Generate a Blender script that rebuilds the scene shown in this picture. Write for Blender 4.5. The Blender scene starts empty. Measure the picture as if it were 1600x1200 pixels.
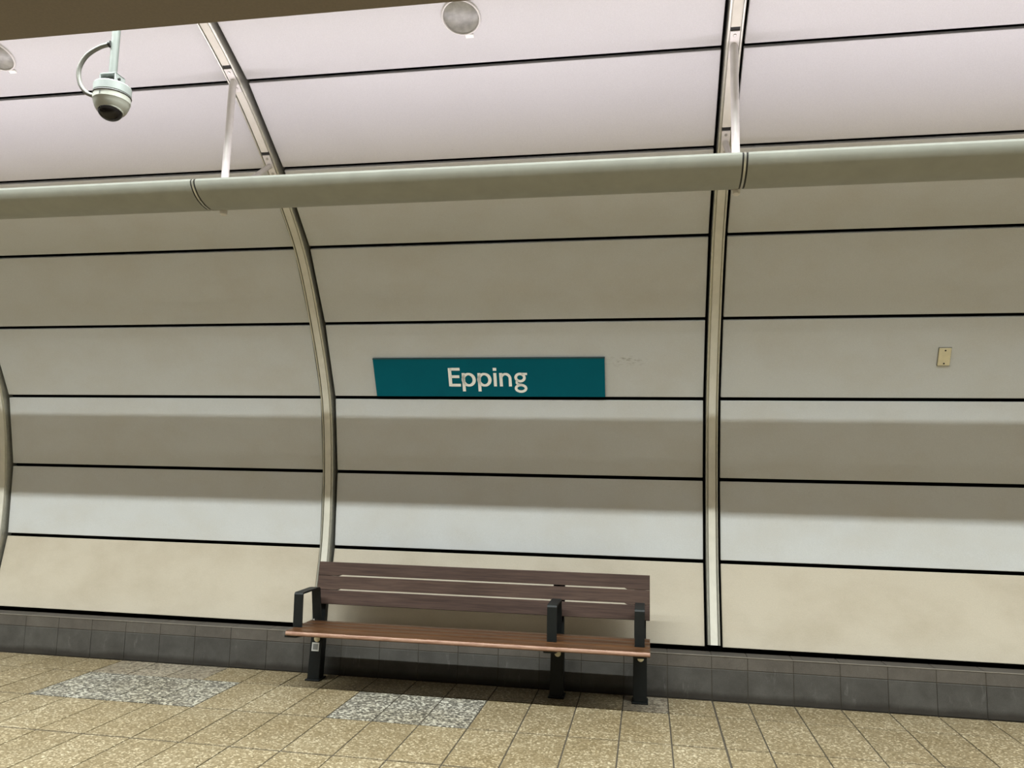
import bpy, bmesh, math, random
from mathutils import Vector, Matrix
random.seed(7)
scene = bpy.context.scene
COL = scene.collection

# ------------------------------------------------------------------ camera
cam_data = bpy.data.cameras.new('camera')
cam = bpy.data.objects.new('camera', cam_data)
COL.objects.link(cam)
cam_data.sensor_fit = 'HORIZONTAL'
cam_data.sensor_width = 36.0
cam_data.lens = 1210.0 / 1600.0 * 36.0
cam_data.clip_start = 0.02
r_ = Vector((0.98517679, 0.17021304, 0.02131248))
u_ = Vector((-9.24642085e-04, -1.18969546e-01, 9.92897473e-01))
f_ = Vector((-0.17153964, 0.97819925, 0.11704865))
m = Matrix((r_, u_, -f_)).transposed().to_4x4()
m.translation = Vector((0, 0, 1.51))
cam.matrix_world = m
scene.camera = cam

# ------------------------------------------------------------------ world, exposure
world = bpy.data.worlds.new('world')
scene.world = world
world.use_nodes = True
world.node_tree.nodes['Background'].inputs[0].default_value = (1.0, 0.95, 0.88, 1)
world.node_tree.nodes['Background'].inputs[1].default_value = 0.02
scene.view_settings.view_transform = 'Standard'
scene.view_settings.look = 'None'
scene.view_settings.gamma = 1.0
scene.view_settings.exposure = 0.0
scene.view_settings.use_curve_mapping = False

# power of the fittings (watts per metre of fitting)
STRIP_W = 62.0
STRIP_COL = (0.93, 1.0, 0.98)
FILL_W = 4.4  # unseen strips behind the camera side, added to lift the ambient light
FILL_COL = (0.96, 1.0, 0.93)
TROUGH_W = 5.0
TROUGH_COL = (1.0, 0.925, 1.0)

# ------------------------------------------------------------------ materials
def new_mat(name):
    mt = bpy.data.materials.new(name)
    mt.use_nodes = True
    nt = mt.node_tree
    b = nt.nodes['Principled BSDF']
    return mt, nt, b

def N(nt, t, **kw):
    n = nt.nodes.new(t)
    for k, v in kw.items():
        if k.startswith('i_'):
            n.inputs[k[2:].replace('_', ' ')].default_value = v
        else:
            setattr(n, k, v)
    return n

def c4(c): return (c[0], c[1], c[2], 1.0)

def pos(nt, scale=(1, 1, 1)):
    g = N(nt, 'ShaderNodeNewGeometry')
    mp = N(nt, 'ShaderNodeMapping')
    mp.inputs['Scale'].default_value = scale
    nt.links.new(g.outputs['Position'], mp.inputs['Vector'])
    return mp.outputs['Vector']

def noise(nt, vec, scale, detail=3.0, rough=0.55):
    n = N(nt, 'ShaderNodeTexNoise')
    n.inputs['Scale'].default_value = scale
    n.inputs['Detail'].default_value = detail
    n.inputs['Roughness'].default_value = rough
    nt.links.new(vec, n.inputs['Vector'])
    return n.outputs['Fac']

def ramp(nt, fac, stops, interp='LINEAR'):
    r = N(nt, 'ShaderNodeValToRGB')
    r.color_ramp.interpolation = interp
    el = r.color_ramp.elements
    while len(el) < len(stops): el.new(0.5)
    for e, (p, c) in zip(el, stops):
        e.position = p
        e.color = c4(c) if len(c) == 3 else c
    nt.links.new(fac, r.inputs['Fac'])
    return r.outputs['Color']

def mix(nt, fac, a, b, mode='MIX'):
    x = N(nt, 'ShaderNodeMix', data_type='RGBA', blend_type=mode)
    for s, i in ((fac, 0), (a, 6), (b, 7)):
        if hasattr(s, 'is_linked') or isinstance(s, bpy.types.NodeSocket): nt.links.new(s, x.inputs[i])
        elif isinstance(s, (int, float)): x.inputs[i].default_value = s
        else: x.inputs[i].default_value = c4(s)
    return x.outputs[2]

def bump(nt, b, h, strength, dist):
    bp = N(nt, 'ShaderNodeBump')
    bp.inputs['Strength'].default_value = strength
    bp.inputs['Distance'].default_value = dist
    nt.links.new(h, bp.inputs['Height'])
    nt.links.new(bp.outputs['Normal'], b.inputs['Normal'])

def flat(name, col, rough=0.5, metal=0.0, spec=0.5, var=0.0, vscale=20.0):
    mt, nt, b = new_mat(name)
    b.inputs['Roughness'].default_value = rough
    b.inputs['Metallic'].default_value = metal
    b.inputs['Specular IOR Level'].default_value = spec
    if var > 0:
        f = noise(nt, pos(nt), vscale, 4)
        lo = tuple(c * (1 - var) for c in col); hi = tuple(min(1, c * (1 + var)) for c in col)
        nt.links.new(ramp(nt, f, [(0.3, lo), (0.7, hi)]), b.inputs['Base Color'])
    else:
        b.inputs['Base Color'].default_value = c4(col)
    return mt

def panel_mat(name, base, stain, amount, rough, scuff=False):
    """enamelled sheet: orange-peel grain, broad faint grime and a few scuffs"""
    mt, nt, b = new_mat(name)
    P = pos(nt)
    broad = noise(nt, pos(nt, (0.9, 1.3, 1.3)), 2.3, 5, 0.6)
    st = N(nt, 'ShaderNodeMath', operation='MULTIPLY'); st.inputs[1].default_value = amount
    rr = ramp(nt, broad, [(0.42, (0, 0, 0)), (0.72, (1, 1, 1))])
    nt.links.new(rr, st.inputs[0])
    c = mix(nt, st.outputs[0], base, stain)
    grain = noise(nt, P, 210, 2, 0.6)
    g = ramp(nt, grain, [(0.3, (0.9, 0.9, 0.9)), (0.7, (1, 1, 1))])
    c = mix(nt, 1.0, c, g, 'MULTIPLY')
    sc = noise(nt, pos(nt, (1.6, 3, 3)), 5.5, 6, 0.7)
    s2 = ramp(nt, sc, [(0.70, (1, 1, 1)), (0.78, (0.80, 0.77, 0.72))])
    c = mix(nt, 1.0, c, s2, 'MULTIPLY')
    if scuff:      # a few dark rubs on the panel just right of the sign
        ge = N(nt, 'ShaderNodeNewGeometry'); vm = N(nt, 'ShaderNodeVectorMath', operation='SUBTRACT'); vm.inputs[1].default_value = (-0.16, 5.725, 2.365)
        nt.links.new(ge.outputs['Position'], vm.inputs[0])
        v2 = N(nt, 'ShaderNodeVectorMath', operation='MULTIPLY'); v2.inputs[1].default_value = (5.2, 12, 22); nt.links.new(vm.outputs[0], v2.inputs[0])
        ln = N(nt, 'ShaderNodeVectorMath', operation='LENGTH'); nt.links.new(v2.outputs[0], ln.inputs[0])
        near = ramp(nt, ln.outputs['Value'], [(0.4, (1, 1, 1)), (1.0, (0, 0, 0))])
        nz = noise(nt, pos(nt, (1, 2.5, 2.5)), 22, 4, 0.65)
        sp = ramp(nt, nz, [(0.52, (0, 0, 0)), (0.66, (0.55, 0.55, 0.55))])
        c = mix(nt, mix(nt, 1.0, near, sp, 'MULTIPLY'), c, (0.17, 0.15, 0.12))
    nt.links.new(c, b.inputs['Base Color'])
    b.inputs['Roughness'].default_value = rough
    b.inputs['Specular IOR Level'].default_value = 0.45
    bump(nt, b, noise(nt, P, 140, 2, 0.5), 0.12, 0.004)
    return mt

def tile_mat(name, stops, scale, rough=0.55, bumpy=0.25, joints=False):
    """exposed aggregate: chips of random tone in a cement bed"""
    mt, nt, b = new_mat(name)
    P = pos(nt)
    v = N(nt, 'ShaderNodeTexVoronoi', feature='F1'); v.inputs['Scale'].default_value = scale
    wn = N(nt, 'ShaderNodeTexNoise'); wn.inputs['Scale'].default_value = scale * 0.9; wn.inputs['Detail'].default_value = 2.0
    nt.links.new(P, wn.inputs['Vector'])
    vm = N(nt, 'ShaderNodeVectorMath', operation='MULTIPLY_ADD'); vm.inputs[1].default_value = (1.2 / scale,) * 3
    nt.links.new(wn.outputs['Color'], vm.inputs[0]); nt.links.new(P, vm.inputs[2])
    nt.links.new(vm.outputs[0], v.inputs['Vector'])
    sep = N(nt, 'ShaderNodeSeparateColor')
    nt.links.new(v.outputs['Color'], sep.inputs['Color'])
    c = ramp(nt, sep.outputs['Red'], stops)
    n2 = noise(nt, P, scale * 2.2, 4, 0.7)
    c = mix(nt, 1.0, c, ramp(nt, n2, [(0.3, (0.72, 0.70, 0.66)), (0.65, (1.0, 1.0, 1.0))]), 'MULTIPLY')
    n3 = noise(nt, P, 1.7, 4, 0.6)
    c = mix(nt, 1.0, c, ramp(nt, n3, [(0.3, (0.82, 0.78, 0.70)), (0.65, (1.0, 1.0, 1.0))]), 'MULTIPLY')
    if joints:
        br = N(nt, 'ShaderNodeTexBrick', offset=0.0, squash=1.0)
        br.inputs['Scale'].default_value = 1.0
        br.inputs['Mortar Size'].default_value = 0.003
        br.inputs['Brick Width'].default_value = 0.3
        br.inputs['Row Height'].default_value = 0.6023
        br.inputs['Color1'].default_value = br.inputs['Color2'].default_value = (1, 1, 1, 1)
        br.inputs['Mortar'].default_value = (0.35, 0.33, 0.3, 1)
        mp = N(nt, 'ShaderNodeMapping'); mp.inputs['Location'].default_value = (-0.1426, -4.733, 0)
        nt.links.new(P, mp.inputs['Vector']); nt.links.new(mp.outputs['Vector'], br.inputs['Vector'])
        c = mix(nt, 1.0, c, br.outputs['Color'], 'MULTIPLY')
    oi = N(nt, 'ShaderNodeObjectInfo')
    c = mix(nt, 1.0, c, ramp(nt, oi.outputs['Random'], [(0.0, (0.88, 0.87, 0.85)), (1.0, (1, 1, 1))]), 'MULTIPLY')
    nt.links.new(c, b.inputs['Base Color'])
    b.inputs['Roughness'].default_value = rough
    b.inputs['Specular IOR Level'].default_value = 0.35
    bump(nt, b, n2, bumpy, 0.004)
    return mt

def wood_mat(name, dark, light, rough, worn_highlight=None, spec=0.35):
    mt, nt, b = new_mat(name)
    b.inputs['Specular IOR Level'].default_value = spec
    g = noise(nt, pos(nt, (1.2, 26, 26)), 3.0, 6, 0.65)
    c = ramp(nt, g, [(0.3, dark), (0.72, light)])
    g2 = noise(nt, pos(nt, (0.7, 5, 5)), 2.0, 3, 0.6)
    c = mix(nt, 1.0, c, ramp(nt, g2, [(0.3, (0.75, 0.72, 0.7)), (0.7, (1, 1, 1))]), 'MULTIPLY')
    oi = N(nt, 'ShaderNodeObjectInfo')
    c = mix(nt, 1.0, c, ramp(nt, oi.outputs['Random'], [(0.0, (0.82, 0.80, 0.82)), (1.0, (1, 1, 1))]), 'MULTIPLY')
    if worn_highlight:       # paler rounded front edge: rubbed varnish plus a painted-in highlight
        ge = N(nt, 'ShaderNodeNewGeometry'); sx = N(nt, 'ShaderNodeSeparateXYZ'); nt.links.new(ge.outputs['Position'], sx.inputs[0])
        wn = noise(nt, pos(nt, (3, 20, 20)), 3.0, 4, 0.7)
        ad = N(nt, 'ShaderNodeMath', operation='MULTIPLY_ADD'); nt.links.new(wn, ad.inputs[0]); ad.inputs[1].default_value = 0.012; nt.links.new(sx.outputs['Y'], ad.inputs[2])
        sb_ = N(nt, 'ShaderNodeMath', operation='LESS_THAN'); nt.links.new(ad.outputs[0], sb_.inputs[0]); sb_.inputs[1].default_value = worn_highlight + 0.006
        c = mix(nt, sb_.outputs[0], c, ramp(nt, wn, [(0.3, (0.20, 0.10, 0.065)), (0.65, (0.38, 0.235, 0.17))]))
    nt.links.new(c, b.inputs['Base Color'])
    b.inputs['Roughness'].default_value = rough
    bump(nt, b, g, 0.15, 0.003)
    return mt

def kerb_mat(name, a, b_, rough=0.6, dirt=False):
    mt, nt, b = new_mat(name)
    f = noise(nt, pos(nt, (1, 1, 1)), 6, 6, 0.65)
    c = ramp(nt, f, [(0.3, a), (0.7, b_)])
    sp = noise(nt, pos(nt, (7, 1, 1.6)), 2.6, 5, 0.7)
    c = mix(nt, ramp(nt, sp, [(0.61, (0, 0, 0)), (0.74, (0.5, 0.5, 0.5))]), c, (0.22, 0.21, 0.195))
    gr = noise(nt, pos(nt), 190, 2)
    c = mix(nt, 1.0, c, ramp(nt, gr, [(0.3, (0.75, 0.75, 0.75)), (0.7, (1, 1, 1))]), 'MULTIPLY')
    oi = N(nt, 'ShaderNodeObjectInfo')
    c = mix(nt, 1.0, c, ramp(nt, oi.outputs['Random'], [(0.0, (0.86, 0.86, 0.86)), (1.0, (1, 1, 1))]), 'MULTIPLY')
    if dirt:       # mop grime caught along the foot of the kerb
        g = N(nt, 'ShaderNodeNewGeometry'); sx = N(nt, 'ShaderNodeSeparateXYZ'); nt.links.new(g.outputs['Position'], sx.inputs[0])
        dn = noise(nt, pos(nt, (1, 1, 1)), 4.0, 4, 0.6)
        ad = N(nt, 'ShaderNodeMath', operation='MULTIPLY_ADD'); nt.links.new(dn, ad.inputs[0]); ad.inputs[1].default_value = -0.06; nt.links.new(sx.outputs['Z'], ad.inputs[2])
        c = mix(nt, 1.0, c, ramp(nt, ad.outputs[0], [(0.0, (0.38, 0.34, 0.30)), (0.035, (1, 1, 1))]), 'MULTIPLY')
    nt.links.new(c, b.inputs['Base Color'])
    b.inputs['Roughness'].default_value = rough
    bump(nt, b, f, 0.15, 0.004)
    return mt

def emit_mat(name, col, s):
    mt, nt, b = new_mat(name)
    b.inputs['Base Color'].default_value = c4(col)
    b.inputs['Emission Color'].default_value = c4(col)
    b.inputs['Emission Strength'].default_value = s
    mt.cycles.emission_sampling = 'NONE'
    return mt

M = {}
M['panel'] = panel_mat('enamel_panel', (0.595, 0.60, 0.60), (0.535, 0.51, 0.465), 0.5, 0.45, scuff=True)
M['panel_low'] = panel_mat('enamel_panel_grimy', (0.53, 0.468, 0.375), (0.43, 0.365, 0.275), 0.7, 0.5)
M['panel_high'] = panel_mat('enamel_panel_clean', (0.61, 0.60, 0.615), (0.57, 0.56, 0.57), 0.3, 0.38)
M['backing'] = flat('black_backing', (0.003, 0.0028, 0.0025), 0.9, spec=0.1)
M['alu'] = flat('brushed_aluminium', (0.50, 0.49, 0.43), 0.36, 0.65, var=0.08, vscale=30)
M['cover'] = flat('cover_strip', (0.65, 0.62, 0.545), 0.4, 0.0, var=0.05, vscale=14)
M['trough'] = flat('trough_paint', (0.30, 0.302, 0.265), 0.5, 0.0, spec=0.35, var=0.06, vscale=9)
M['white_metal'] = flat('white_painted_metal', (0.66, 0.63, 0.60), 0.4, 0.1, var=0.05)
M['dark_seal'] = flat('dark_rubber', (0.012, 0.011, 0.010), 0.7)
M['steel'] = flat('screw_steel', (0.45, 0.43, 0.40), 0.35, 0.8)
M['tile'] = tile_mat('cream_aggregate', [(0.0, (0.155, 0.12, 0.065)), (0.45, (0.235, 0.186, 0.11)), (0.8, (0.285, 0.232, 0.145)), (0.95, (0.50, 0.435, 0.31))], 105)
M['floor_far'] = tile_mat('cream_aggregate_field', [(0.0, (0.155, 0.12, 0.065)), (0.45, (0.235, 0.186, 0.11)), (0.8, (0.285, 0.232, 0.145)), (0.95, (0.50, 0.435, 0.31))], 105, joints=True)
M['tile_grey'] = tile_mat('grey_pebble_aggregate', [(0.0, (0.07, 0.065, 0.055)), (0.35, (0.15, 0.14, 0.12)), (0.6, (0.21, 0.195, 0.16)), (0.88, (0.55, 0.53, 0.46))], 72, bumpy=0.5)
M['tile_brown'] = tile_mat('brown_pebble_aggregate', [(0.0, (0.10, 0.085, 0.065)), (0.5, (0.24, 0.20, 0.15)), (0.9, (0.36, 0.32, 0.25))], 72, bumpy=0.5)
M['grout'] = flat('grout', (0.055, 0.044, 0.030), 0.9, var=0.15)
M['kerb_low'] = kerb_mat('kerb_stone', (0.052, 0.047, 0.041), (0.092, 0.086, 0.077), dirt=True)
M['kerb_up'] = kerb_mat('kerb_stone_upper', (0.085, 0.072, 0.060), (0.125, 0.108, 0.091))
M['kerb_ledge'] = kerb_mat('kerb_ledge_stone', (0.035, 0.029, 0.024), (0.06, 0.05, 0.041))
M['bead'] = flat('pale_sealant', (0.16, 0.14, 0.115), 0.6, var=0.2)
M['slat'] = wood_mat('back_timber', (0.050, 0.030, 0.024), (0.115, 0.072, 0.055), 0.5)
M['seat'] = wood_mat('seat_timber', (0.045, 0.019, 0.007), (0.125, 0.056, 0.022), 0.5, spec=0.22)
M['seat_nose'] = wood_mat('seat_timber_worn_lit_edge', (0.045, 0.019, 0.007), (0.125, 0.056, 0.022), 0.42, worn_highlight=5.0695, spec=0.3)
M['black'] = flat('black_powder_coat', (0.0055, 0.0068, 0.0068), 0.5, 0.0, spec=0.3, var=0.2, vscale=60)
M['teal'] = flat('teal_sign_face', (0.0005, 0.112, 0.158), 0.75, spec=0.1, var=0.05, vscale=3)
M['sign_edge'] = flat('sign_edge', (0.004, 0.045, 0.055), 0.5)
M['white'] = flat('white_lettering', (0.98, 0.97, 0.94), 0.6)
M['sticker'] = flat('sticker_white', (0.62, 0.62, 0.60), 0.5)
M['sticker_grey'] = flat('sticker_grey', (0.22, 0.22, 0.215), 0.5)
M['cream'] = flat('cream_plate', (0.68, 0.60, 0.40), 0.45, var=0.06)
M['cam_white'] = flat('camera_housing', (0.25, 0.268, 0.255), 0.42, var=0.04)
M['cam_pole'] = flat('camera_pole', (0.15, 0.163, 0.15), 0.5, var=0.06)
M['cam_lower'] = flat('camera_lower_shell', (0.34, 0.34, 0.30), 0.38)
M['seam'] = flat('seam_dark_grey', (0.06, 0.06, 0.055), 0.6)  # dark grey of the seam ring and catch
M['conduit'] = flat('grey_conduit', (0.13, 0.125, 0.108), 0.45)
M['soffit'] = flat('brown_soffit', (0.20, 0.165, 0.13), 0.7, var=0.06, vscale=120)
M['ceiling'] = flat('vault_paint', (0.45, 0.43, 0.40), 0.7, var=0.05, vscale=2)
M['lens'] = flat('lamp_lens', (0.25, 0.245, 0.215), 0.3, var=0.25, vscale=22)
M['lamp_ring'] = flat('lamp_ring', (0.66, 0.64, 0.62), 0.4)
M['diffuser'] = emit_mat('strip_diffuser', STRIP_COL, 3.0)
M['tube'] = emit_mat('trough_tube', TROUGH_COL, 3.0)
mt, nt, b = new_mat('smoked_dome')
b.inputs['Base Color'].default_value = (0.012, 0.010, 0.010, 1); b.inputs['Roughness'].default_value = 0.06
b.inputs['Coat Weight'].default_value = 0.0; b.inputs['Specular IOR Level'].default_value = 0.25
M['dome'] = mt

# ------------------------------------------------------------------ mesh helpers
def finish(name, bm, mat, parent=None, smooth=None):
    me = bpy.data.meshes.new(name)
    bmesh.ops.recalc_face_normals(bm, faces=bm.faces)
    bm.to_mesh(me); bm.free()
    me.materials.append(M[mat])
    if smooth is not None:
        for p in me.polygons: p.use_smooth = True
        me.set_sharp_from_angle(angle=math.radians(smooth))
    return link(name, me, parent)

def link(name, me, parent=None):
    o = bpy.data.objects.new(name, me)
    COL.objects.link(o)
    if parent: o.parent = parent
    return o

def box(bm, lo, hi, bevel=0.0, seg=1, rot=None, pivot=None):
    vs = [bm.verts.new((x, y, z)) for x in (lo[0], hi[0]) for y in (lo[1], hi[1]) for z in (lo[2], hi[2])]
    fs = [bm.faces.new([vs[i] for i in q]) for q in ((0, 1, 3, 2), (4, 6, 7, 5), (0, 4, 5, 1), (2, 3, 7, 6), (0, 2, 6, 4), (1, 5, 7, 3))]
    bmesh.ops.recalc_face_normals(bm, faces=fs)
    geo = vs
    if bevel > 0:
        es = list({e for f in fs for e in f.edges})
        r = bmesh.ops.bevel(bm, geom=es, offset=bevel, segments=seg, affect='EDGES', profile=0.5, clamp_overlap=True)
        geo = list({v for f in r['faces'] for v in f.verts} | {v for v in vs if v.is_valid})
    if rot is not None:
        bmesh.ops.transform(bm, matrix=rot, verts=geo)
    return geo

def prism_x(bm, poly, x0, x1, caps=True):
    """polygon in (y,z) extruded along x"""
    a = [bm.verts.new((x0, y, z)) for y, z in poly]
    b = [bm.verts.new((x1, y, z)) for y, z in poly]
    n = len(poly)
    for i in range(n):
        j = (i + 1) % n
        bm.faces.new((a[i], a[j], b[j], b[i]))
    if caps:
        bm.faces.new(a[::-1]); bm.faces.new(b)

def tube(bm, pts, rad, seg=12, caps=True):
    """tube along a polyline; rad is a number or a list"""
    pts = [Vector(p) for p in pts]
    rings = []
    t0 = (pts[1] - pts[0]).normalized()
    nrm = t0.orthogonal().normalized()
    for i, p in enumerate(pts):
        if i == 0: t = t0
        elif i == len(pts) - 1: t = (pts[-1] - pts[-2]).normalized()
        else: t = ((pts[i + 1] - p).normalized() + (p - pts[i - 1]).normalized()).normalized()
        nrm = (nrm - t * nrm.dot(t)).normalized()
        bi = t.cross(nrm)
        r = rad[i] if isinstance(rad, (list, tuple)) else rad
        rings.append([bm.verts.new(p + (nrm * math.cos(2 * math.pi * k / seg) + bi * math.sin(2 * math.pi * k / seg)) * r) for k in range(seg)])
    for a, b in zip(rings, rings[1:]):
        for k in range(seg):
            bm.faces.new((a[k], a[(k + 1) % seg], b[(k + 1) % seg], b[k]))
    if caps:
        bm.faces.new(rings[0][::-1]); bm.faces.new(rings[-1])

def lathe(bm, prof, seg=32, mat=None):
    """(r,z) profile turned round z; closes poles where r==0"""
    rings = []
    for r, z in prof:
        if r < 1e-6: rings.append([bm.verts.new((0, 0, z))])
        else: rings.append([bm.verts.new((r * math.cos(2 * math.pi * k / seg), r * math.sin(2 * math.pi * k / seg), z)) for k in range(seg)])
    for a, b in zip(rings, rings[1:]):
        for k in range(seg):
            k2 = (k + 1) % seg
            if len(a) == 1 and len(b) == 1: continue
            if len(a) == 1: bm.faces.new((a[0], b[k2], b[k]))
            elif len(b) == 1: bm.faces.new((a[k], a[k2], b[0]))
            else: bm.faces.new((a[k], a[k2], b[k2], b[k]))
    if mat is not None: bmesh.ops.transform(bm, matrix=mat, verts=bm.verts)

def empty(name, loc=(0, 0, 0)):
    o = bpy.data.objects.new(name, None)
    o.location = loc
    COL.objects.link(o)
    return o

def tag(o, label=None, cat=None, group=None, kind=None):
    if label: o['label'] = label
    if cat: o['category'] = cat
    if group: o['group'] = group
    if kind: o['kind'] = kind
    return o

# ------------------------------------------------------------------ setting: profile of the curved wall (y, z) at each panel joint
J = [(5.888, 0.322), (5.986, 0.910), (5.972, 1.511), (5.857, 2.101), (5.587, 2.648), (5.245, 3.155),
     (4.770, 3.570), (4.238, 3.925), (3.670, 4.177), (3.085, 4.370), (2.490, 4.510)]
GAP = 0.025
XMIN, XMAX = -12.0, 9.0
RIBS = [-8.527, -5.527, -2.527, 0.473, 3.473, 6.473]

def seg_frame(i):
    a, b = Vector(J[i]), Vector(J[i + 1])
    t = (b - a); L = t.length; t.normalize()
    n = Vector((-t.y, t.x))            # towards the platform
    if n.x > 0 and i < 5: n = -n
    if i >= 5 and n.y > 0: n = -n
    return a, b, t, n, L

# backing sheet of the wall
bm = bmesh.new()
back = [Vector((5.95, -0.3)), Vector((5.95, 0.30))]
for i in range(len(J)):
    i0 = max(0, i - 1); i1 = min(len(J) - 2, i)
    n = (seg_frame(i0)[3] + seg_frame(i1)[3]).normalized()
    back.append(Vector(J[i]) - n * 0.075)
out = []
for i, v in enumerate(back):
    out.append(v + Vector((0.22, 0.0 if i < 4 else 0.12)))
prism_x(bm, [tuple(v) for v in back] + [tuple(v) for v in out[::-1]], XMIN, XMAX)
wall_back = finish('wall_back', bm, 'backing')
tag(wall_back, kind='structure')

# panels: one object each, sharing a mesh per row
bays = [(RIBS[i] + 0.0625, RIBS[i + 1] - 0.0625) for i in range(5)]
for i in range(len(J) - 1):
    a, b, t, n, L = seg_frame(i)
    g0 = 0.0 if i == 0 else GAP / 2
    W = bays[0][1] - bays[0][0]
    bm = bmesh.new()
    R = Matrix(((1, 0, 0, 0), (0, n.x, t.x, 0), (0, n.y, t.y, 0), (0, 0, 0, 1)))
    box(bm, (-W / 2, -0.03, g0), (W / 2, 0.0, L - GAP / 2), 0.004, 2, rot=R)
    me_name = 'panel'
    first = None
    for x0, x1 in bays:
        if first is None:
            o = finish(me_name, bm, 'panel_low' if i == 0 else ('panel' if i < 6 else 'panel_high'), wall_back)
            first = o
        else:
            o = link('panel', first.data, wall_back)
        o.location = ((x0 + x1) / 2, a.x, a.y)

# ribs: aluminium channel with an inset cover strip, swept along a smooth curve through the joints
def catmull(P, per=10):
    out = []
    Q = [P[0] * 2 - P[1]] + P + [P[-1] * 2 - P[-2]]
    for i in range(1, len(Q) - 2):
        for k in range(per):
            s = k / per
            p0, p1, p2, p3 = Q[i - 1], Q[i], Q[i + 1], Q[i + 2]
            out.append(0.5 * ((2 * p1) + (p2 - p0) * s + (2 * p0 - 5 * p1 + 4 * p2 - p3) * s * s + (3 * p1 - p0 - 3 * p2 + p3) * s ** 3))
    out.append(P[-1])
    return out
CURVE = catmull([Vector(q) for q in J], 12)
ARC = [0.0]
for p, q in zip(CURVE, CURVE[1:]): ARC.append(ARC[-1] + (q - p).length)
def at_arc(s):
    s = max(0, min(ARC[-1], s))
    for i in range(len(ARC) - 1):
        if ARC[i + 1] >= s - 1e-9:
            k = (s - ARC[i]) / (ARC[i + 1] - ARC[i])
            t = (CURVE[i + 1] - CURVE[i]).normalized()
            return CURVE[i].lerp(CURVE[i + 1], k), t, Vector((-t.y, t.x))
S6, S7 = ARC[6 * 12] + 0.055, ARC[7 * 12] + 0.045

def sweep(bm, section, s0, s1, step=0.05):
    """section [(x, n)] closed, swept along the wall curve between arc lengths"""
    k = max(1, int((s1 - s0) / step))
    rings = []
    for i in range(k + 1):
        p, t, n = at_arc(s0 + (s1 - s0) * i / k)
        rings.append([bm.verts.new((x, p.x + n.x * h, p.y + n.y * h)) for x, h in section])
    m_ = len(section)
    for a, b in zip(rings, rings[1:]):
        for j in range(m_):
            bm.faces.new((a[j], a[(j + 1) % m_], b[(j + 1) % m_], b[j]))
    bm.faces.new(rings[0][::-1]); bm.faces.new(rings[-1])

F = 0.050
chan = [(-0.043, -0.06), (-0.043, F - 0.004), (-0.039, F), (-0.032, F), (-0.030, F - 0.014), (0.030, F - 0.014),
        (0.032, F), (0.039, F), (0.043, F - 0.004), (0.043, -0.06)]
strip_sec = [(-0.026, F - 0.0135), (-0.026, F - 0.004), (-0.023, F - 0.001), (0.023, F - 0.001), (0.026, F - 0.004), (0.026, F - 0.0135)]
bm = bmesh.new(); sweep(bm, chan, 0.012, ARC[-1])
chan_me = None
cuts = [(0.012, S6 - 0.085), (S6 + 0.105, S7 - 0.085), (S7 + 0.105, ARC[-1])]
plate_sec = [(-0.025, F - 0.0135), (-0.025, F + 0.001), (0.025, F + 0.001), (0.025, F - 0.0135)]
strip_me = []
plate_me = []
def ring_disc(bm, c, nrm, r, h, seg=12):
    nrm = Vector(nrm).normalized()
    q = nrm.to_track_quat('Z', 'Y').to_matrix().to_4x4()
    b2 = bmesh.new()
    lathe(b2, [(0, 0), (r, 0), (r, h * 0.7), (r * 0.8, h), (0, h)], seg, Matrix.Translation(c) @ q)
    me = bpy.data.meshes.new('t'); b2.to_mesh(me); b2.free(); bm.from_mesh(me); bpy.data.meshes.remove(me)
for k, xr in enumerate(RIBS):
    if chan_me is None:
        o = finish('trim_%d' % (k + 1), bm, 'alu', smooth=25); chan_me = o.data
    else:
        o = link('trim_%d' % (k + 1), chan_me)
    o.location = (xr, 0, 0)
    tag(o, kind='structure')
    for q, (s0, s1) in enumerate(cuts):
        if k == 0:
            b2 = bmesh.new(); sweep(b2, strip_sec, s0, s1)
            c = finish('cover_strip', b2, 'cover', o, smooth=25); strip_me.append(c.data)
        else:
            c = link('cover_strip', strip_me[q], o)
    for q, sc in enumerate((S6, S7)):
        if k == 0:
            b2 = bmesh.new(); sweep(b2, plate_sec, sc - 0.083, sc + 0.08)
            c = finish('bracket_plate', b2, 'white_metal', o, smooth=25); plate_me.append([c.data])
            b2 = bmesh.new(); sweep(b2, [(-0.026, F - 0.013), (-0.026, F - 0.008), (0.026, F - 0.008), (0.026, F - 0.013)], sc + 0.08, sc + 0.105)
            d = finish('open_slot', b2, 'dark_seal', o); plate_me[-1].append(d.data)
            for ds in (0.055, -0.058):
                p, t, n = at_arc(sc + ds)
                b2 = bmesh.new(); ring_disc(b2, Vector((0, p.x + n.x * (F + 0.001), p.y + n.y * (F + 0.001))), (0, n.x, n.y), 0.009, 0.004)
                e = finish('screw', b2, 'steel', c); plate_me[-1].append(e.data)
        else:
            c = link('bracket_plate', plate_me[q][0], o)
            link('open_slot', plate_me[q][1], o)
            link('screw', plate_me[q][2], c); link('screw', plate_me[q][3], c)

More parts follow.
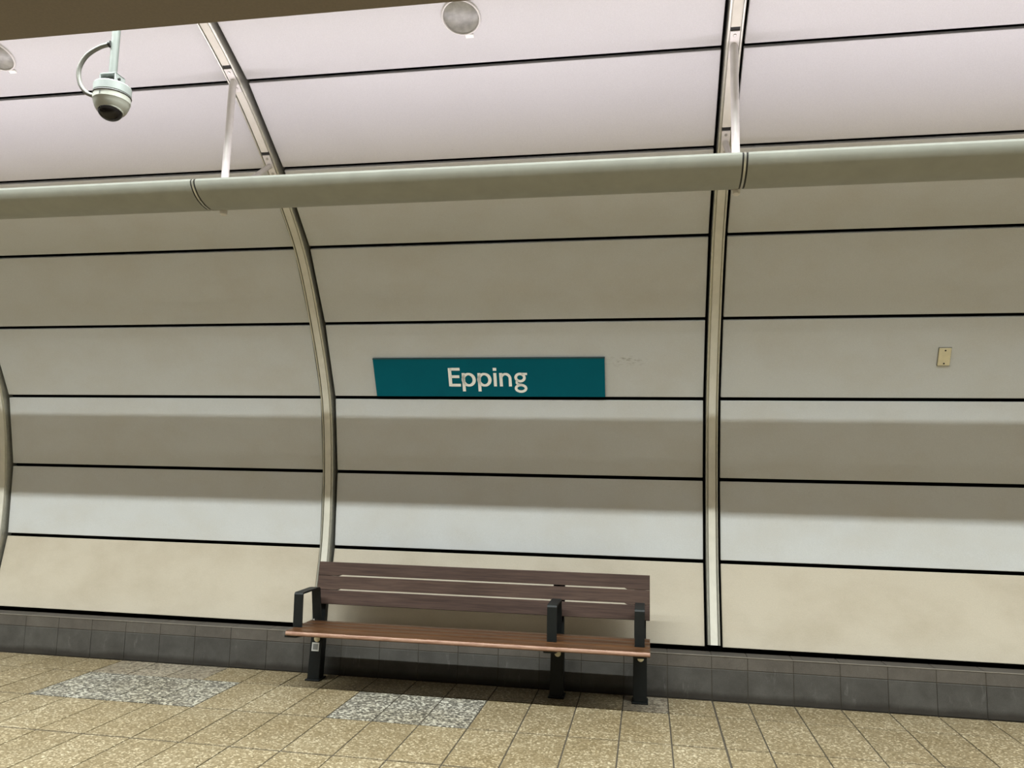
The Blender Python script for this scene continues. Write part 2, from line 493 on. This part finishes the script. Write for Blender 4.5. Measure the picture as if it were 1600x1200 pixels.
# ------------------------------------------------------------------ floor, kerb
ROWS = [5.700, 5.335, 4.733, 4.131, 3.528, 2.926]
cols = []
x = 0.4426
while x > -8.0: cols.append(x); x -= 0.3
cols = cols[::-1] + [0.4426 + 0.24 + 0.3 * k for k in range(0, 16)]
bm = bmesh.new()
box(bm, (XMIN, 2.926, -0.30), (XMAX, 5.72, -0.005))
floor = finish('floor', bm, 'grout'); tag(floor, kind='structure')
bm = bmesh.new()
box(bm, (XMIN, -6.0, -0.30), (XMAX, 2.922, 0.0))
o = finish('floor_field', bm, 'floor_far', floor)
bm = bmesh.new(); box(bm, (XMIN, 2.926, -0.2), (cols[0] - .003, 5.70, 0.0)); finish('floor_field', bm, 'floor_far', floor)
bm = bmesh.new(); box(bm, (cols[-1] + .003, 2.926, -0.2), (XMAX, 5.70, 0.0)); finish('floor_field', bm, 'floor_far', floor)
tile_cache = {}
def tile_mesh(w, d, mat):
    key = (round(w, 3), round(d, 3), mat)
    if key not in tile_cache:
        bm = bmesh.new()
        box(bm, (-w / 2, -d / 2, -0.02), (w / 2, d / 2, 0.0), 0.0015)
        me = bpy.data.meshes.new('tile'); bm.to_mesh(me); bm.free(); me.materials.append(M[mat])
        tile_cache[key] = me
    return tile_cache[key]
for i in range(len(ROWS) - 1):
    y1, y0 = ROWS[i], ROWS[i + 1]
    for x0, x1 in zip(cols, cols[1:]):
        g = 0.008
        gl = 0.015 if abs(x0 - 0.4426) < .01 or abs(x0 + 4.057) < .02 else g
        xc = (x0 + x1) / 2; mat = 'tile'
        if -4.07 < xc < -2.85 and i == 1: mat = 'tile_grey'
        if -4.07 < xc < -3.15 and i == 0: mat = 'tile_brown'
        if -1.96 < xc < -1.05 and i == 1: mat = 'tile_grey'
        if -0.16 < xc < 0.143 and i == 0: mat = 'tile_brown'
        o = link('tile', tile_mesh(x1 - x0 - (g + gl) / 2, y1 - y0 - 0.015, mat), floor)
        o.location = (xc + (gl - g) / 4, (y0 + y1) / 2, random.uniform(-0.0012, 0.0004))

KT, KM, KY, KR = 0.300, 0.212, 5.700, 5.840
bm = bmesh.new(); box(bm, (XMIN, KY + 0.004, -0.02), (XMAX, KR - .004, KT - 0.004))
kerb = finish('baseboard_back', bm, 'grout'); tag(kerb, kind='structure')
kc = {}
def kerb_piece(kind, w):
    key = (kind, round(w, 3))
    if key not in kc:
        bm = bmesh.new()
        if kind == 0: box(bm, (-w / 2, 0, 0.003), (w / 2, 0.02, KM - 0.002), 0.0015)
        if kind == 1: box(bm, (-w / 2, 0.001, KM + 0.002), (w / 2, 0.02, KT - 0.0005), 0.0015)
        if kind == 2: box(bm, (-w / 2, 0.008, KT - 0.010), (w / 2, KR - KY, KT), 0.002)
        me = bpy.data.meshes.new('kerb_tile'); bm.to_mesh(me); bm.free()
        me.materials.append(M[('kerb_low', 'kerb_up', 'kerb_ledge')[kind]])
        kc[key] = me
    return kc[key]
for x0, x1 in zip(cols, cols[1:]):
    for kind in (0, 1, 2):
        o = link(('kerb_tile', 'kerb_tile', 'ledge_tile')[kind], kerb_piece(kind, x1 - x0 - 0.0035), kerb)
        o.location = ((x0 + x1) / 2, KY + random.uniform(-0.001, 0.001), 0)

bm = bmesh.new(); box(bm, (XMIN, KY - 0.002, KT - 0.004), (XMAX, KY + 0.0075, KT + 0.001), 0.0015, 2); finish('edge_bead', bm, 'bead', kerb)

# rest of the hall, out of frame: vault crown, far wall, ends
bm = bmesh.new(); box(bm, (XMIN, -6.3, 4.62), (XMAX, 2.56, 4.85)); tag(finish('ceiling', bm, 'ceiling'), kind='structure')
bm = bmesh.new(); box(bm, (XMIN, -6.25, -0.3), (XMAX, -6.02, 4.61)); tag(finish('wall_front', bm, 'ceiling'), kind='structure')
for nm, xa, xb in (('wall_left', XMIN - .25, XMIN - .02), ('wall_right', XMAX + .02, XMAX + .25)):
    bm = bmesh.new(); box(bm, (xa, -6.25, -0.3), (xb, 6.4, 4.85)); tag(finish(nm, bm, 'ceiling'), kind='structure')
# overhead bulkhead, its lower edge crosses the top left of the view
bm = bmesh.new(); box(bm, (XMIN + .01, 0.55, 2.843), (XMAX - .01, 2.0, 3.15), 0.006, 2)
sof = finish('trim_7', bm, 'soffit'); tag(sof, kind='structure')
for xh in (-9, -6, -3, 0, 3, 6):
    bm = bmesh.new(); tube(bm, [(xh, 1.2, 3.14), (xh, 1.2, 4.63)], 0.015); finish('hanger_rod', bm, 'alu', sof, 40)

# ------------------------------------------------------------------ strip lights hung from the vault (above the frame), plus two rows added as fill
def strip_light(x0, x1, y, z, watts_m, ang, label, group, width, col, spread):
    root = empty('strip_light', ((x0 + x1) / 2, y, z))
    tag(root, label, 'strip light', group)
    L = x1 - x0
    R = Matrix.Rotation(ang, 4, 'X')
    bm = bmesh.new(); box(bm, (-L / 2, -0.055, 0.0), (L / 2, 0.055, 0.06), 0.008, 2, rot=R); finish('housing', bm, 'white_metal', root)
    bm = bmesh.new(); box(bm, (-L / 2 + .02, -0.04, -0.015), (L / 2 - .02, 0.04, 0.001), 0.006, 2, rot=R); finish('diffuser', bm, 'diffuser', root)
    zc = 4.63 if y < 2.5 else 4.50
    for s in (-1, 1):
        bm = bmesh.new(); tube(bm, [(s * L * .35, 0, 0.03), (s * L * .35, 0, zc - z)], 0.012); finish('hanger', bm, 'white_metal', root, 40)
    ld = bpy.data.lights.new('strip_lamp', 'AREA'); ld.shape = 'RECTANGLE'; ld.size = L; ld.size_y = width
    ld.energy = watts_m * L; ld.color = col; ld.spread = math.radians(spread)
    lo = bpy.data.objects.new('strip_lamp', ld); COL.objects.link(lo); lo.parent = root
    lo.matrix_local = R @ Matrix.Translation((0, 0, -0.02))
for k in range(7):
    strip_light(-12 + 3 * k, -9 + 3 * k - 0.001, 2.55, 4.42, STRIP_W, 0.0, 'white strip light hung from the vault in front of the bulkhead', 'strip lights over the bench side', 0.045, STRIP_COL, 126)
for yy, gg in ((-0.4, 'added fill strips behind the bulkhead'), (-1.5, 'added fill strips over the platform centre')):  # added rows, only there to fill the wall with soft light
    for k in range(7):
        strip_light(-12 + 3 * k, -9 + 3 * k - 0.03, yy, 4.50, FILL_W, 0.0, 'added unseen fill strip light hung ' + ('just behind the brown bulkhead' if yy > -1 else 'over the middle of the platform'), gg, 0.08, FILL_COL, 180)

# ------------------------------------------------------------------ light trough carried under the ribs
TY, TZ = 4.080, 3.130
tp = [(-0.098, 0.056), (-0.130, 0.053), (-0.148, 0.044), (-0.156, 0.031), (-0.154, 0.018), (-0.145, 0.002), (-0.128, -0.018), (-0.105, -0.037), (-0.070, -0.056),
      (-0.025, -0.070), (0.03, -0.076), (0.075, -0.068), (0.112, -0.050), (0.138, -0.025), (0.148, 0.005), (0.142, 0.035), (0.128, 0.052)]
def shell(tp, th):
    c = Vector((0.0, 0.0)); inn = []
    for y, z in tp:
        v = Vector((y, z)); inn.append(tuple(v - v.normalized() * th))
    return list(tp) + inn[::-1]
troughs = []
TX = [-8.70, -5.65, -2.575, 0.51, 3.555, 6.60]
trough_labels = ['grey rounded metal light trough running past the far left wall rib', 'grey rounded light trough left of the black joint behind the camera dome',
                 'long grey rounded light trough above the teal sign between the two joints', 'grey rounded light trough right of the joint at the straight rib',
                 'grey rounded light trough continuing beyond the right edge']
for k in range(5):
    x0, x1 = TX[k], TX[k + 1]
    root = empty('light_trough', ((x0 + x1) / 2, TY, TZ))
    tag(root, trough_labels[k], 'light fitting', 'light trough segments along the wall')
    troughs.append(root)
    L = x1 - x0
    bm = bmesh.new(); prism_x(bm, shell(tp, 0.006), -L / 2, L / 2 - 0.030)
    finish('trough_body', bm, 'trough', root, smooth=30)
    bm = bmesh.new(); prism_x(bm, shell([(y * .975, z * .975) for y, z in tp], 0.008), L / 2 - 0.05, L / 2 - 0.0005)
    sl = finish('joint_sleeve', bm, 'dark_seal', root, smooth=30)
    bm = bmesh.new(); prism_x(bm, shell([(y * 1.002, z * 1.002) for y, z in tp], 0.006), L / 2 - 0.021, L / 2 - 0.010)
    finish('joint_ring', bm, 'alu', sl, smooth=30)
    bm = bmesh.new(); tube(bm, [(-L / 2 + .06, 0.0, -0.035), (L / 2 - .06, 0.0, -0.035)], 0.013, 10); finish('lamp_tube', bm, 'tube', root, 40)
    ld = bpy.data.lights.new('trough_lamp', 'AREA'); ld.shape = 'RECTANGLE'; ld.size = L - .02; ld.size_y = 0.12
    ld.energy = TROUGH_W * L; ld.color = TROUGH_COL
    lo = bpy.data.objects.new('trough_lamp', ld); COL.objects.link(lo); lo.parent = root
    lo.matrix_local = Matrix.Translation((0, 0.0, -0.018)) @ Matrix.Rotation(math.pi + math.radians(25), 4, 'X')

# hangers: vertical tube and raking brace at each rib, fixed to the trough that starts there
p7, t7, n7 = at_arc(S7); p6, t6, n6 = at_arc(S6)
for k, xr in enumerate(RIBS):
    root = troughs[max(q for q in range(5) if TX[q] < xr)]
    dx = xr - root.location.x
    b0 = Vector((dx, p7.x + n7.x * F - TY, p7.y + n7.y * F - TZ))
    ys = b0.y + 0.01
    bm = bmesh.new()
    tube(bm, [b0 + Vector((0, 0.03, 0.02)), b0 + Vector((0, 0.006, -0.012)), (dx, ys - 0.012, b0.z - 0.05), (dx, 0.075, 0.0)], [0.022, 0.0225, 0.0225, 0.0225], 16)
    finish('hanger_tube', bm, 'white_metal', root, 40)
    bm = bmesh.new(); lathe(bm, [(0, -0.045), (0.013, -0.044), (0.021, -0.037), (0.0225, -0.025), (0.0225, 0.05)], 16, Matrix.Translation((dx, 0.088, -0.052)))
    finish('end_knob', bm, 'white_metal', root, 40)
    c0 = Vector((dx, p6.x + n6.x * F - TY, p6.y + n6.y * F - TZ))
    bm = bmesh.new(); tube(bm, [c0 + Vector((0, 0.02, 0.012)), c0 + Vector((0, -0.01, -0.006)), (dx, 0.135, 0.045)], 0.018, 14)
    finish('brace', bm, 'white_metal', root, 40)

# ------------------------------------------------------------------ round recessed lights in the upper panels
a7, b7, tt, nn, LL = seg_frame(7)
frac = (Vector((3.950, 4.053)) - a7).dot(tt)
for xd, lab in ((-1.027, 'round recessed ceiling light at the top above the teal sign'), (-4.017, 'round recessed ceiling light at the left edge beside the security camera'),
                (1.973, 'round recessed ceiling light beyond the top right corner')):
    c = a7 + tt * frac + nn * 0.0
    root = empty('recessed_light', (xd, c.x, c.y))
    tag(root, lab, 'ceiling light', 'round recessed lights in the upper panels')
    Z = Vector((0, nn.x, nn.y)); X = Vector((1, 0, 0)); Yv = Z.cross(X)
    R = Matrix((X, Yv, Z)).transposed().to_4x4()
    bm = bmesh.new(); lathe(bm, [(0.100, -0.001), (0.112, -0.001), (0.112, 0.006), (0.108, 0.010), (0.103, 0.010), (0.100, 0.004), (0.100, -0.001)], 40, R); finish('ring', bm, 'lamp_ring', root, 40)
    bm = bmesh.new(); lathe(bm, [(0, 0.012), (0.03, 0.0115), (0.06, 0.0095), (0.085, 0.006), (0.0995, 0.001), (0.0995, -0.001), (0, -0.001)], 40, R); finish('lens', bm, 'lens', root, 40)
    bm = bmesh.new()
    s = -1 if (R @ Vector((0, 1, 0))).z > 0 else 1
    box(bm, (0.003, min(s * .108, s * .13), 0.0), (0.05, max(s * .108, s * .13), 0.008), 0.001, rot=R); finish('clip_tab', bm, 'white', root)

# ------------------------------------------------------------------ station name sign
a3, b3, t3, n3, L3 = seg_frame(3)
Z = Vector((0, n3.x, n3.y)); X = Vector((1, 0, 0)); Yv = Vector((0, t3.x, t3.y))
RS = Matrix((X, Yv, Z)).transposed().to_4x4()
sb = a3 + t3 * 0.020
sign = empty('station_sign', (-1.207, sb.x, sb.y))
tag(sign, 'wide teal sign reading Epping in white on the middle wall panel', 'sign')
bm = bmesh.new(); box(bm, (-0.898, 0.0, 0.0005), (0.898, 0.305, 0.022), 0.001, rot=RS); finish('sign_plate', bm, 'teal', sign)
bm = bmesh.new(); box(bm, (-0.9, 0.305, 0.0005), (0.9, 0.311, 0.024), 0, rot=RS); finish('edge_trim', bm, 'sign_edge', sign)

def stroke(bm, pts, w, closed=False, h=0.0012):
    """flat ribbon of width w along 2-D points (x,y), w may vary per point"""
    P = [Vector(p) for p in pts]; n = len(P)
    L_, R_ = [], []
    for i in range(n):
        if closed: t = (P[(i + 1) % n] - P[i - 1]).normalized()
        else: t = (P[min(n - 1, i + 1)] - P[max(0, i - 1)]).normalized()
        nn_ = Vector((-t.y, t.x)); ww = (w[i] if isinstance(w, list) else w) / 2 * 1.13
        L_.append(P[i] + nn_ * ww); R_.append(P[i] - nn_ * ww)
    top = [[bm.verts.new((q.x, q.y, h)) for q in S] for S in (L_, R_)]
    bot = [[bm.verts.new((q.x, q.y, 0)) for q in S] for S in (L_, R_)]
    rng = range(n if closed else n - 1)
    for i in rng:
        j = (i + 1) % n
        bm.faces.new((top[1][i], top[1][j], top[0][j], top[0][i]))
        bm.faces.new((top[0][i], top[0][j], bot[0][j], bot[0][i]))
        bm.faces.new((bot[1][i], bot[1][j], top[1][j], top[1][i]))
    if not closed:
        for i in (0, n - 1): bm.faces.new((top[0][i], top[1][i], bot[1][i], bot[0][i]))
def arc(cx, cy, rx, ry, a0, a1, n=20):
    return [(cx + rx * math.cos(math.radians(a0 + (a1 - a0) * k / n)), cy + ry * math.sin(math.radians(a0 + (a1 - a0) * k / n))) for k in range(n + 1)]
# letter shapes in units of x-height = 1
S = 0.145
def letter_E(bm):
    w = .2
    stroke(bm, [(0.10, 0), (0.10, 1.38)], w)
    for y in (0.09, 0.73, 1.29): stroke(bm, [(0.1, y), (0.80 if y != .73 else .74, y)], .18)
    return 0.93
def letter_p(bm):
    stroke(bm, [(0.09, -0.38), (0.09, 1.0)], .185)
    pts = arc(0.44, 0.5, 0.375, 0.425, 0, 360, 36)[:-1]
    stroke(bm, pts, [0.15 + 0.05 * abs(math.cos(2 * math.pi * k / 36)) for k in range(36)], True)
    return 1.08
def letter_i(bm):
    stroke(bm, [(0.09, 0), (0.09, 1.0)], .185)
    stroke(bm, [(0.09, 1.17), (0.09, 1.385)], .215)
    return 0.40
def letter_n(bm):
    stroke(bm, [(0.09, 0), (0.09, 1.0)], .185)
    pts = [(0.10, 0.62)] + arc(0.405, 0.58, 0.30, 0.34, 150, 0, 16) + [(0.705, 0.0)]
    stroke(bm, pts, [0.13] + [0.15] * 8 + [0.17] * 9 + [0.185])
    return 1.0
def letter_g(bm):
    stroke(bm, arc(0.38, 0.66, 0.29, 0.27, 0, 360, 36)[:-1], 0.165, True)
    stroke(bm, [(0.50, 0.93), (0.86, 0.93)], 0.14)
    stroke(bm, [(0.20, 0.47), (0.145, 0.36), (0.14, 0.26), (0.20, 0.17), (0.34, 0.135), (0.5, 0.12)], 0.145)
    stroke(bm, arc(0.41, -0.14, 0.335, 0.245, 0, 360, 36)[:-1], 0.16, True)
    return 0.9
xcur = -0.300
for fn in (letter_E, letter_p, letter_p, letter_i, letter_n, letter_g):
    bm = bmesh.new(); adv = fn(bm)
    bmesh.ops.transform(bm, matrix=RS @ Matrix.Translation((xcur, 0.084, 0.0221)) @ Matrix.Diagonal((S * .79, S * .745, 1, 1)), verts=bm.verts)
    finish('letter', bm, 'white', sign)
    xcur += adv * S * .79

# ------------------------------------------------------------------ blank cover plate on the right bay
pc = a3 + t3 * (Vector((5.715, 2.388)) - a3).dot(t3)
plate = empty('cover_plate', (2.021, pc.x, pc.y))
tag(plate, 'small cream blank cover plate with two screws on the right panel', 'cover plate')
bm = bmesh.new(); box(bm, (-0.039, -0.063, 0.0), (0.039, 0.063, 0.014), 0.004, 2, rot=RS); finish('plate_face', bm, 'cream', plate)
bm = bmesh.new(); box(bm, (-0.042, -0.066, -0.0005), (0.042, 0.066, 0.004), 0, rot=RS); finish('plate_rim', bm, 'conduit', plate)
for s in (-1, 1):
    bm = bmesh.new(); lathe(bm, [(0, 0), (0.006, 0), (0.006, 0.0012), (0, 0.0012)], 12, RS @ Matrix.Translation((0, s * 0.047, 0.0138))); finish('screw', bm, 'dark_seal', plate)

# ------------------------------------------------------------------ bench
BX0, BX1 = -2.408, 0.022
bench = empty('bench', ((BX0 + BX1) / 2, 5.318, 0))
tag(bench, 'long brown timber slatted bench with black metal armrests against the wall', 'bench')
bcx = (BX0 + BX1) / 2
def bpart(name, bm, mat, parent=None, smooth=None):
    if parent is None: parent = bench
    bmesh.ops.translate(bm, verts=bm.verts, vec=(-bcx, -5.3, 0))
    return finish(name, bm, mat, parent, smooth)
SUP = [-2.386, -0.612, -0.044]
def post_y(z): return 5.487 + 0.125 * z
SEAT_Z = 0.432
for k, xs in enumerate(SUP):
    hw = 0.046
    bm = bmesh.new()    # leg from floor to the seat
    prism_x(bm, [(post_y(0.008), 0.008), (post_y(0.395), 0.395), (post_y(0.395) + 0.07, 0.395), (post_y(0.008) + 0.085, 0.008)], xs - hw, xs + hw)
    bmesh.ops.bevel(bm, geom=bm.edges[:], offset=0.004, segments=2, affect='EDGES')
    leg = bpart('leg', bm, 'black', smooth=40)
    bm = bmesh.new(); box(bm, (xs - 0.055, 5.468, 0.0005), (xs + 0.055, 5.60, 0.011), 0.003, 2); bpart('foot_plate', bm, 'black', leg)
    bm = bmesh.new()    # post behind the slats
    prism_x(bm, [(post_y(.40) + .012, 0.40), (post_y(.83) + 0.012, 0.828), (post_y(.83) + 0.05, 0.828), (post_y(.40) + 0.07, 0.40)], xs - 0.04, xs + 0.04)
    bmesh.ops.bevel(bm, geom=bm.edges[:], offset=0.004, segments=2, affect='EDGES')
    bpart('back_post', bm, 'black', smooth=40)
    bm = bmesh.new()    # bracket carrying the seat
    prism_x(bm, [(5.075, 0.397), (5.075, 0.384), (5.25, 0.362), (post_y(.33) + .02, 0.345), (post_y(.39) + .02, 0.397)], xs - 0.040, xs + 0.040)
    bpart('seat_bracket', bm, 'black')
    bm = bmesh.new(); lathe(bm, [(0, 0), (0.022, 0), (0.022, 0.006), (0.015, 0.010), (0, 0.011)], 18, Matrix.Translation((xs + 0.004, post_y(.288) - 0.001, 0.288)) @ Matrix.Rotation(math.radians(90), 4, 'X'))
    bpart('bolt_cap', bm, 'cream', leg, smooth=40)
    # armrest: bent flat bar, front upright, top, rear upright
    aw = 0.032
    inner, outer = [], []
    path = [(5.185, SEAT_Z + 0.001), (5.182, 0.655), (5.185, 0.661), (5.192, 0.663), (5.42, 0.665), (5.458, 0.662), (5.466, 0.655), (5.470, 0.640), (post_y(.44) - 0.030, SEAT_Z + 0.001)]
    P = [Vector(q) for q in path]
    for i in range(len(P)):
        t = (P[min(len(P) - 1, i + 1)] - P[max(0, i - 1)]).normalized(); n = Vector((-t.y, t.x))
        inner.append(P[i] - n * 0.006); outer.append(P[i] + n * 0.006)
    bm = bmesh.new(); prism_x(bm, [tuple(v) for v in inner] + [tuple(v) for v in outer[::-1]], xs - aw, xs + aw)
    bpart('armrest', bm, 'black')
# seat slats
sy = [(5.045, 5.150), (5.158, 5.262), (5.270, 5.364), (5.372, 5.462)]
for k, (y0, y1) in enumerate(sy):
    bm = bmesh.new()
    z0, z1 = 0.398, SEAT_Z
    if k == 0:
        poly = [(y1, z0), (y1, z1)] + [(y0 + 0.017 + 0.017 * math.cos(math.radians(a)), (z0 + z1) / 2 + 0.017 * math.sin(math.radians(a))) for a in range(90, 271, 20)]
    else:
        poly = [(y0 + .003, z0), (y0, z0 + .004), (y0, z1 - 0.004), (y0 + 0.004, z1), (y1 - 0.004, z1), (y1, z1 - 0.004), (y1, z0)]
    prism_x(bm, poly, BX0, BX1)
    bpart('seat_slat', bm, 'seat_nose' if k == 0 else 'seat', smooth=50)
# back slats with shouldered ends, tilted with the posts
lean = math.atan(0.125 + 0.06)
zb = [0.540, 0.6405, 0.741]
for k, z0 in enumerate(zb):
    hgt = 0.1003
    low = 0.0 if k == 0 else 0.012      # middle of the lower edge is cut back, ends keep full width
    top_cut = 0.0
    xe = 0.155
    out_ = [(BX0, 0.0), (BX0 + xe, 0.0), (BX0 + xe + 0.018, low), (BX1 - xe - 0.018, low), (BX1 - xe, 0.0), (BX1, 0.0), (BX1, hgt), (BX0, hgt)]
    if low == 0: out_ = [(BX0, 0.0), (BX1, 0.0), (BX1, hgt), (BX0, hgt)]
    bm = bmesh.new()
    fr = [bm.verts.new((x_, 0, z_)) for x_, z_ in out_]; bk = [bm.verts.new((x_, 0.030, z_)) for x_, z_ in out_]
    n_ = len(out_)
    bm.faces.new(fr); bm.faces.new(bk[::-1])
    for i in range(n_): bm.faces.new((fr[i], bk[i], bk[(i + 1) % n_], fr[(i + 1) % n_]))
    bmesh.ops.bevel(bm, geom=[e for e in bm.edges if abs(e.verts[0].co.y - e.verts[1].co.y) < 1e-6], offset=0.003, segments=1, affect='EDGES')
    bmesh.ops.transform(bm, matrix=Matrix.Translation((0, post_y(z0) - 0.032, z0)) @ Matrix.Rotation(-math.atan(0.125), 4, 'X'), verts=bm.verts)
    bpart('back_slat', bm, 'slat')
# sticker on the left leg
bm = bmesh.new(); R = Matrix.Translation((SUP[0] - 0.004, post_y(0.232) - 0.0004, 0.232)) @ Matrix.Rotation(-math.atan(0.125), 4, 'X')
box(bm, (-0.028, -0.0012, -0.03), (0.028, 0.0, 0.03), 0.0, rot=R); st = bpart('sticker', bm, 'sticker')
bm = bmesh.new(); box(bm, (-0.019, -0.0018, -0.02), (0.019, -0.001, 0.02), 0.0, rot=R); bpart('sticker_print', bm, 'sticker_grey', st)

# ------------------------------------------------------------------ security camera
CX, CY, CZ = -2.333, 2.90, 3.060
cctv = empty('security_camera', (CX, CY, CZ))
tag(cctv, 'pale grey dome security camera hanging on a pole below the bulkhead', 'security camera')
bm = bmesh.new(); tube(bm, [(-0.006, 0, 0.165), (-0.006, 0, 1.38)], 0.0175, 20); pole = finish('pole', bm, 'cam_pole', cctv, 40)
bm = bmesh.new(); lathe(bm, [(0.0, 0.078), (0.074, 0.078), (0.0775, 0.084), (0.0775, 0.118), (0.075, 0.122), (0.045, 0.126), (0.0, 0.127)], 40); finish('upper_housing', bm, 'cam_white', cctv, 25)
bm = bmesh.new(); lathe(bm, [(0.0, 0.079), (0.0785, 0.079), (0.0795, 0.0765), (0.0785, 0.074), (0.0, 0.074)], 40); finish('seam_ring', bm, 'seam', cctv, 25)
bm = bmesh.new(); lathe(bm, [(0.0, 0.075), (0.0765, 0.075), (0.0768, 0.050), (0.0745, 0.046), (0.072, 0.034), (0.064, 0.014), (0.056, 0.003), (0.050, 0.001), (0.0, 0.004)], 40); finish('lower_shell', bm, 'cam_lower', cctv, 25)
bm = bmesh.new(); box(bm, (-0.002, -0.0785, 0.055), (0.002, -0.075, 0.068)); finish('catch', bm, 'seam', cctv)
tilt = Matrix.Translation((0.004, -0.008, 0.008)) @ Matrix.Rotation(math.radians(-12), 4, 'X')
bm = bmesh.new(); lathe(bm, [(0.053, 0.006), (0.055, -0.002), (0.053, -0.007), (0.049, -0.006)], 36, tilt); finish('window_rim', bm, 'cam_lower', cctv, 40)
bm = bmesh.new(); lathe(bm, [(0.051, -0.003)] + [(0.051 * math.cos(math.radians(a)), -0.004 - 0.040 * math.sin(math.radians(a))) for a in range(0, 90, 10)] + [(0, -0.044)], 36, tilt); finish('dome_window', bm, 'dome', cctv, 60)
bm = bmesh.new()        # folded bracket
for s in (-1, 1): box(bm, (s * 0.037 - 0.003 - .006, -0.032, 0.122), (s * 0.037 + 0.003 - .006, 0.032, 0.172), 0.001)
box(bm, (-0.046, -0.032, 0.167), (0.034, 0.032, 0.173), 0.001)
br = finish('bracket', bm, 'cam_white', cctv)
bm = bmesh.new(); tube(bm, [(-0.054, -0.012, 0.148), (0.042, -0.012, 0.148)], 0.006, 10); finish('bolt', bm, 'dark_seal', br, 40)
bm = bmesh.new()
ctrl = [Vector(q) for q in ((-0.020, -0.012, 0.318), (-0.075, -0.012, 0.306), (-0.137, -0.01, 0.272), (-0.170, -0.008, 0.215), (-0.163, -0.006, 0.150), (-0.132, -0.004, 0.106), (-0.10, -0.002, 0.088), (-0.068, 0.0, 0.080))]
Q = [ctrl[0] * 2 - ctrl[1]] + ctrl + [ctrl[-1] * 2 - ctrl[-2]]
cp = []
for i in range(1, len(Q) - 2):
    for k in range(6):
        s = k / 6; p0, p1, p2, p3 = Q[i - 1:i + 3]
        cp.append(0.5 * ((2 * p1) + (p2 - p0) * s + (2 * p0 - 5 * p1 + 4 * p2 - p3) * s * s + (3 * p1 - p0 - 3 * p2 + p3) * s ** 3))
cp.append(ctrl[-1])
tube(bm, cp, 0.0098, 12); finish('conduit', bm, 'conduit', cctv, 60)
bm = bmesh.new(); tube(bm, [(-0.016, -0.012, 0.318), (-0.028, -0.012, 0.316)], 0.0145, 14); finish('grommet', bm, 'dark_seal', pole, 40)
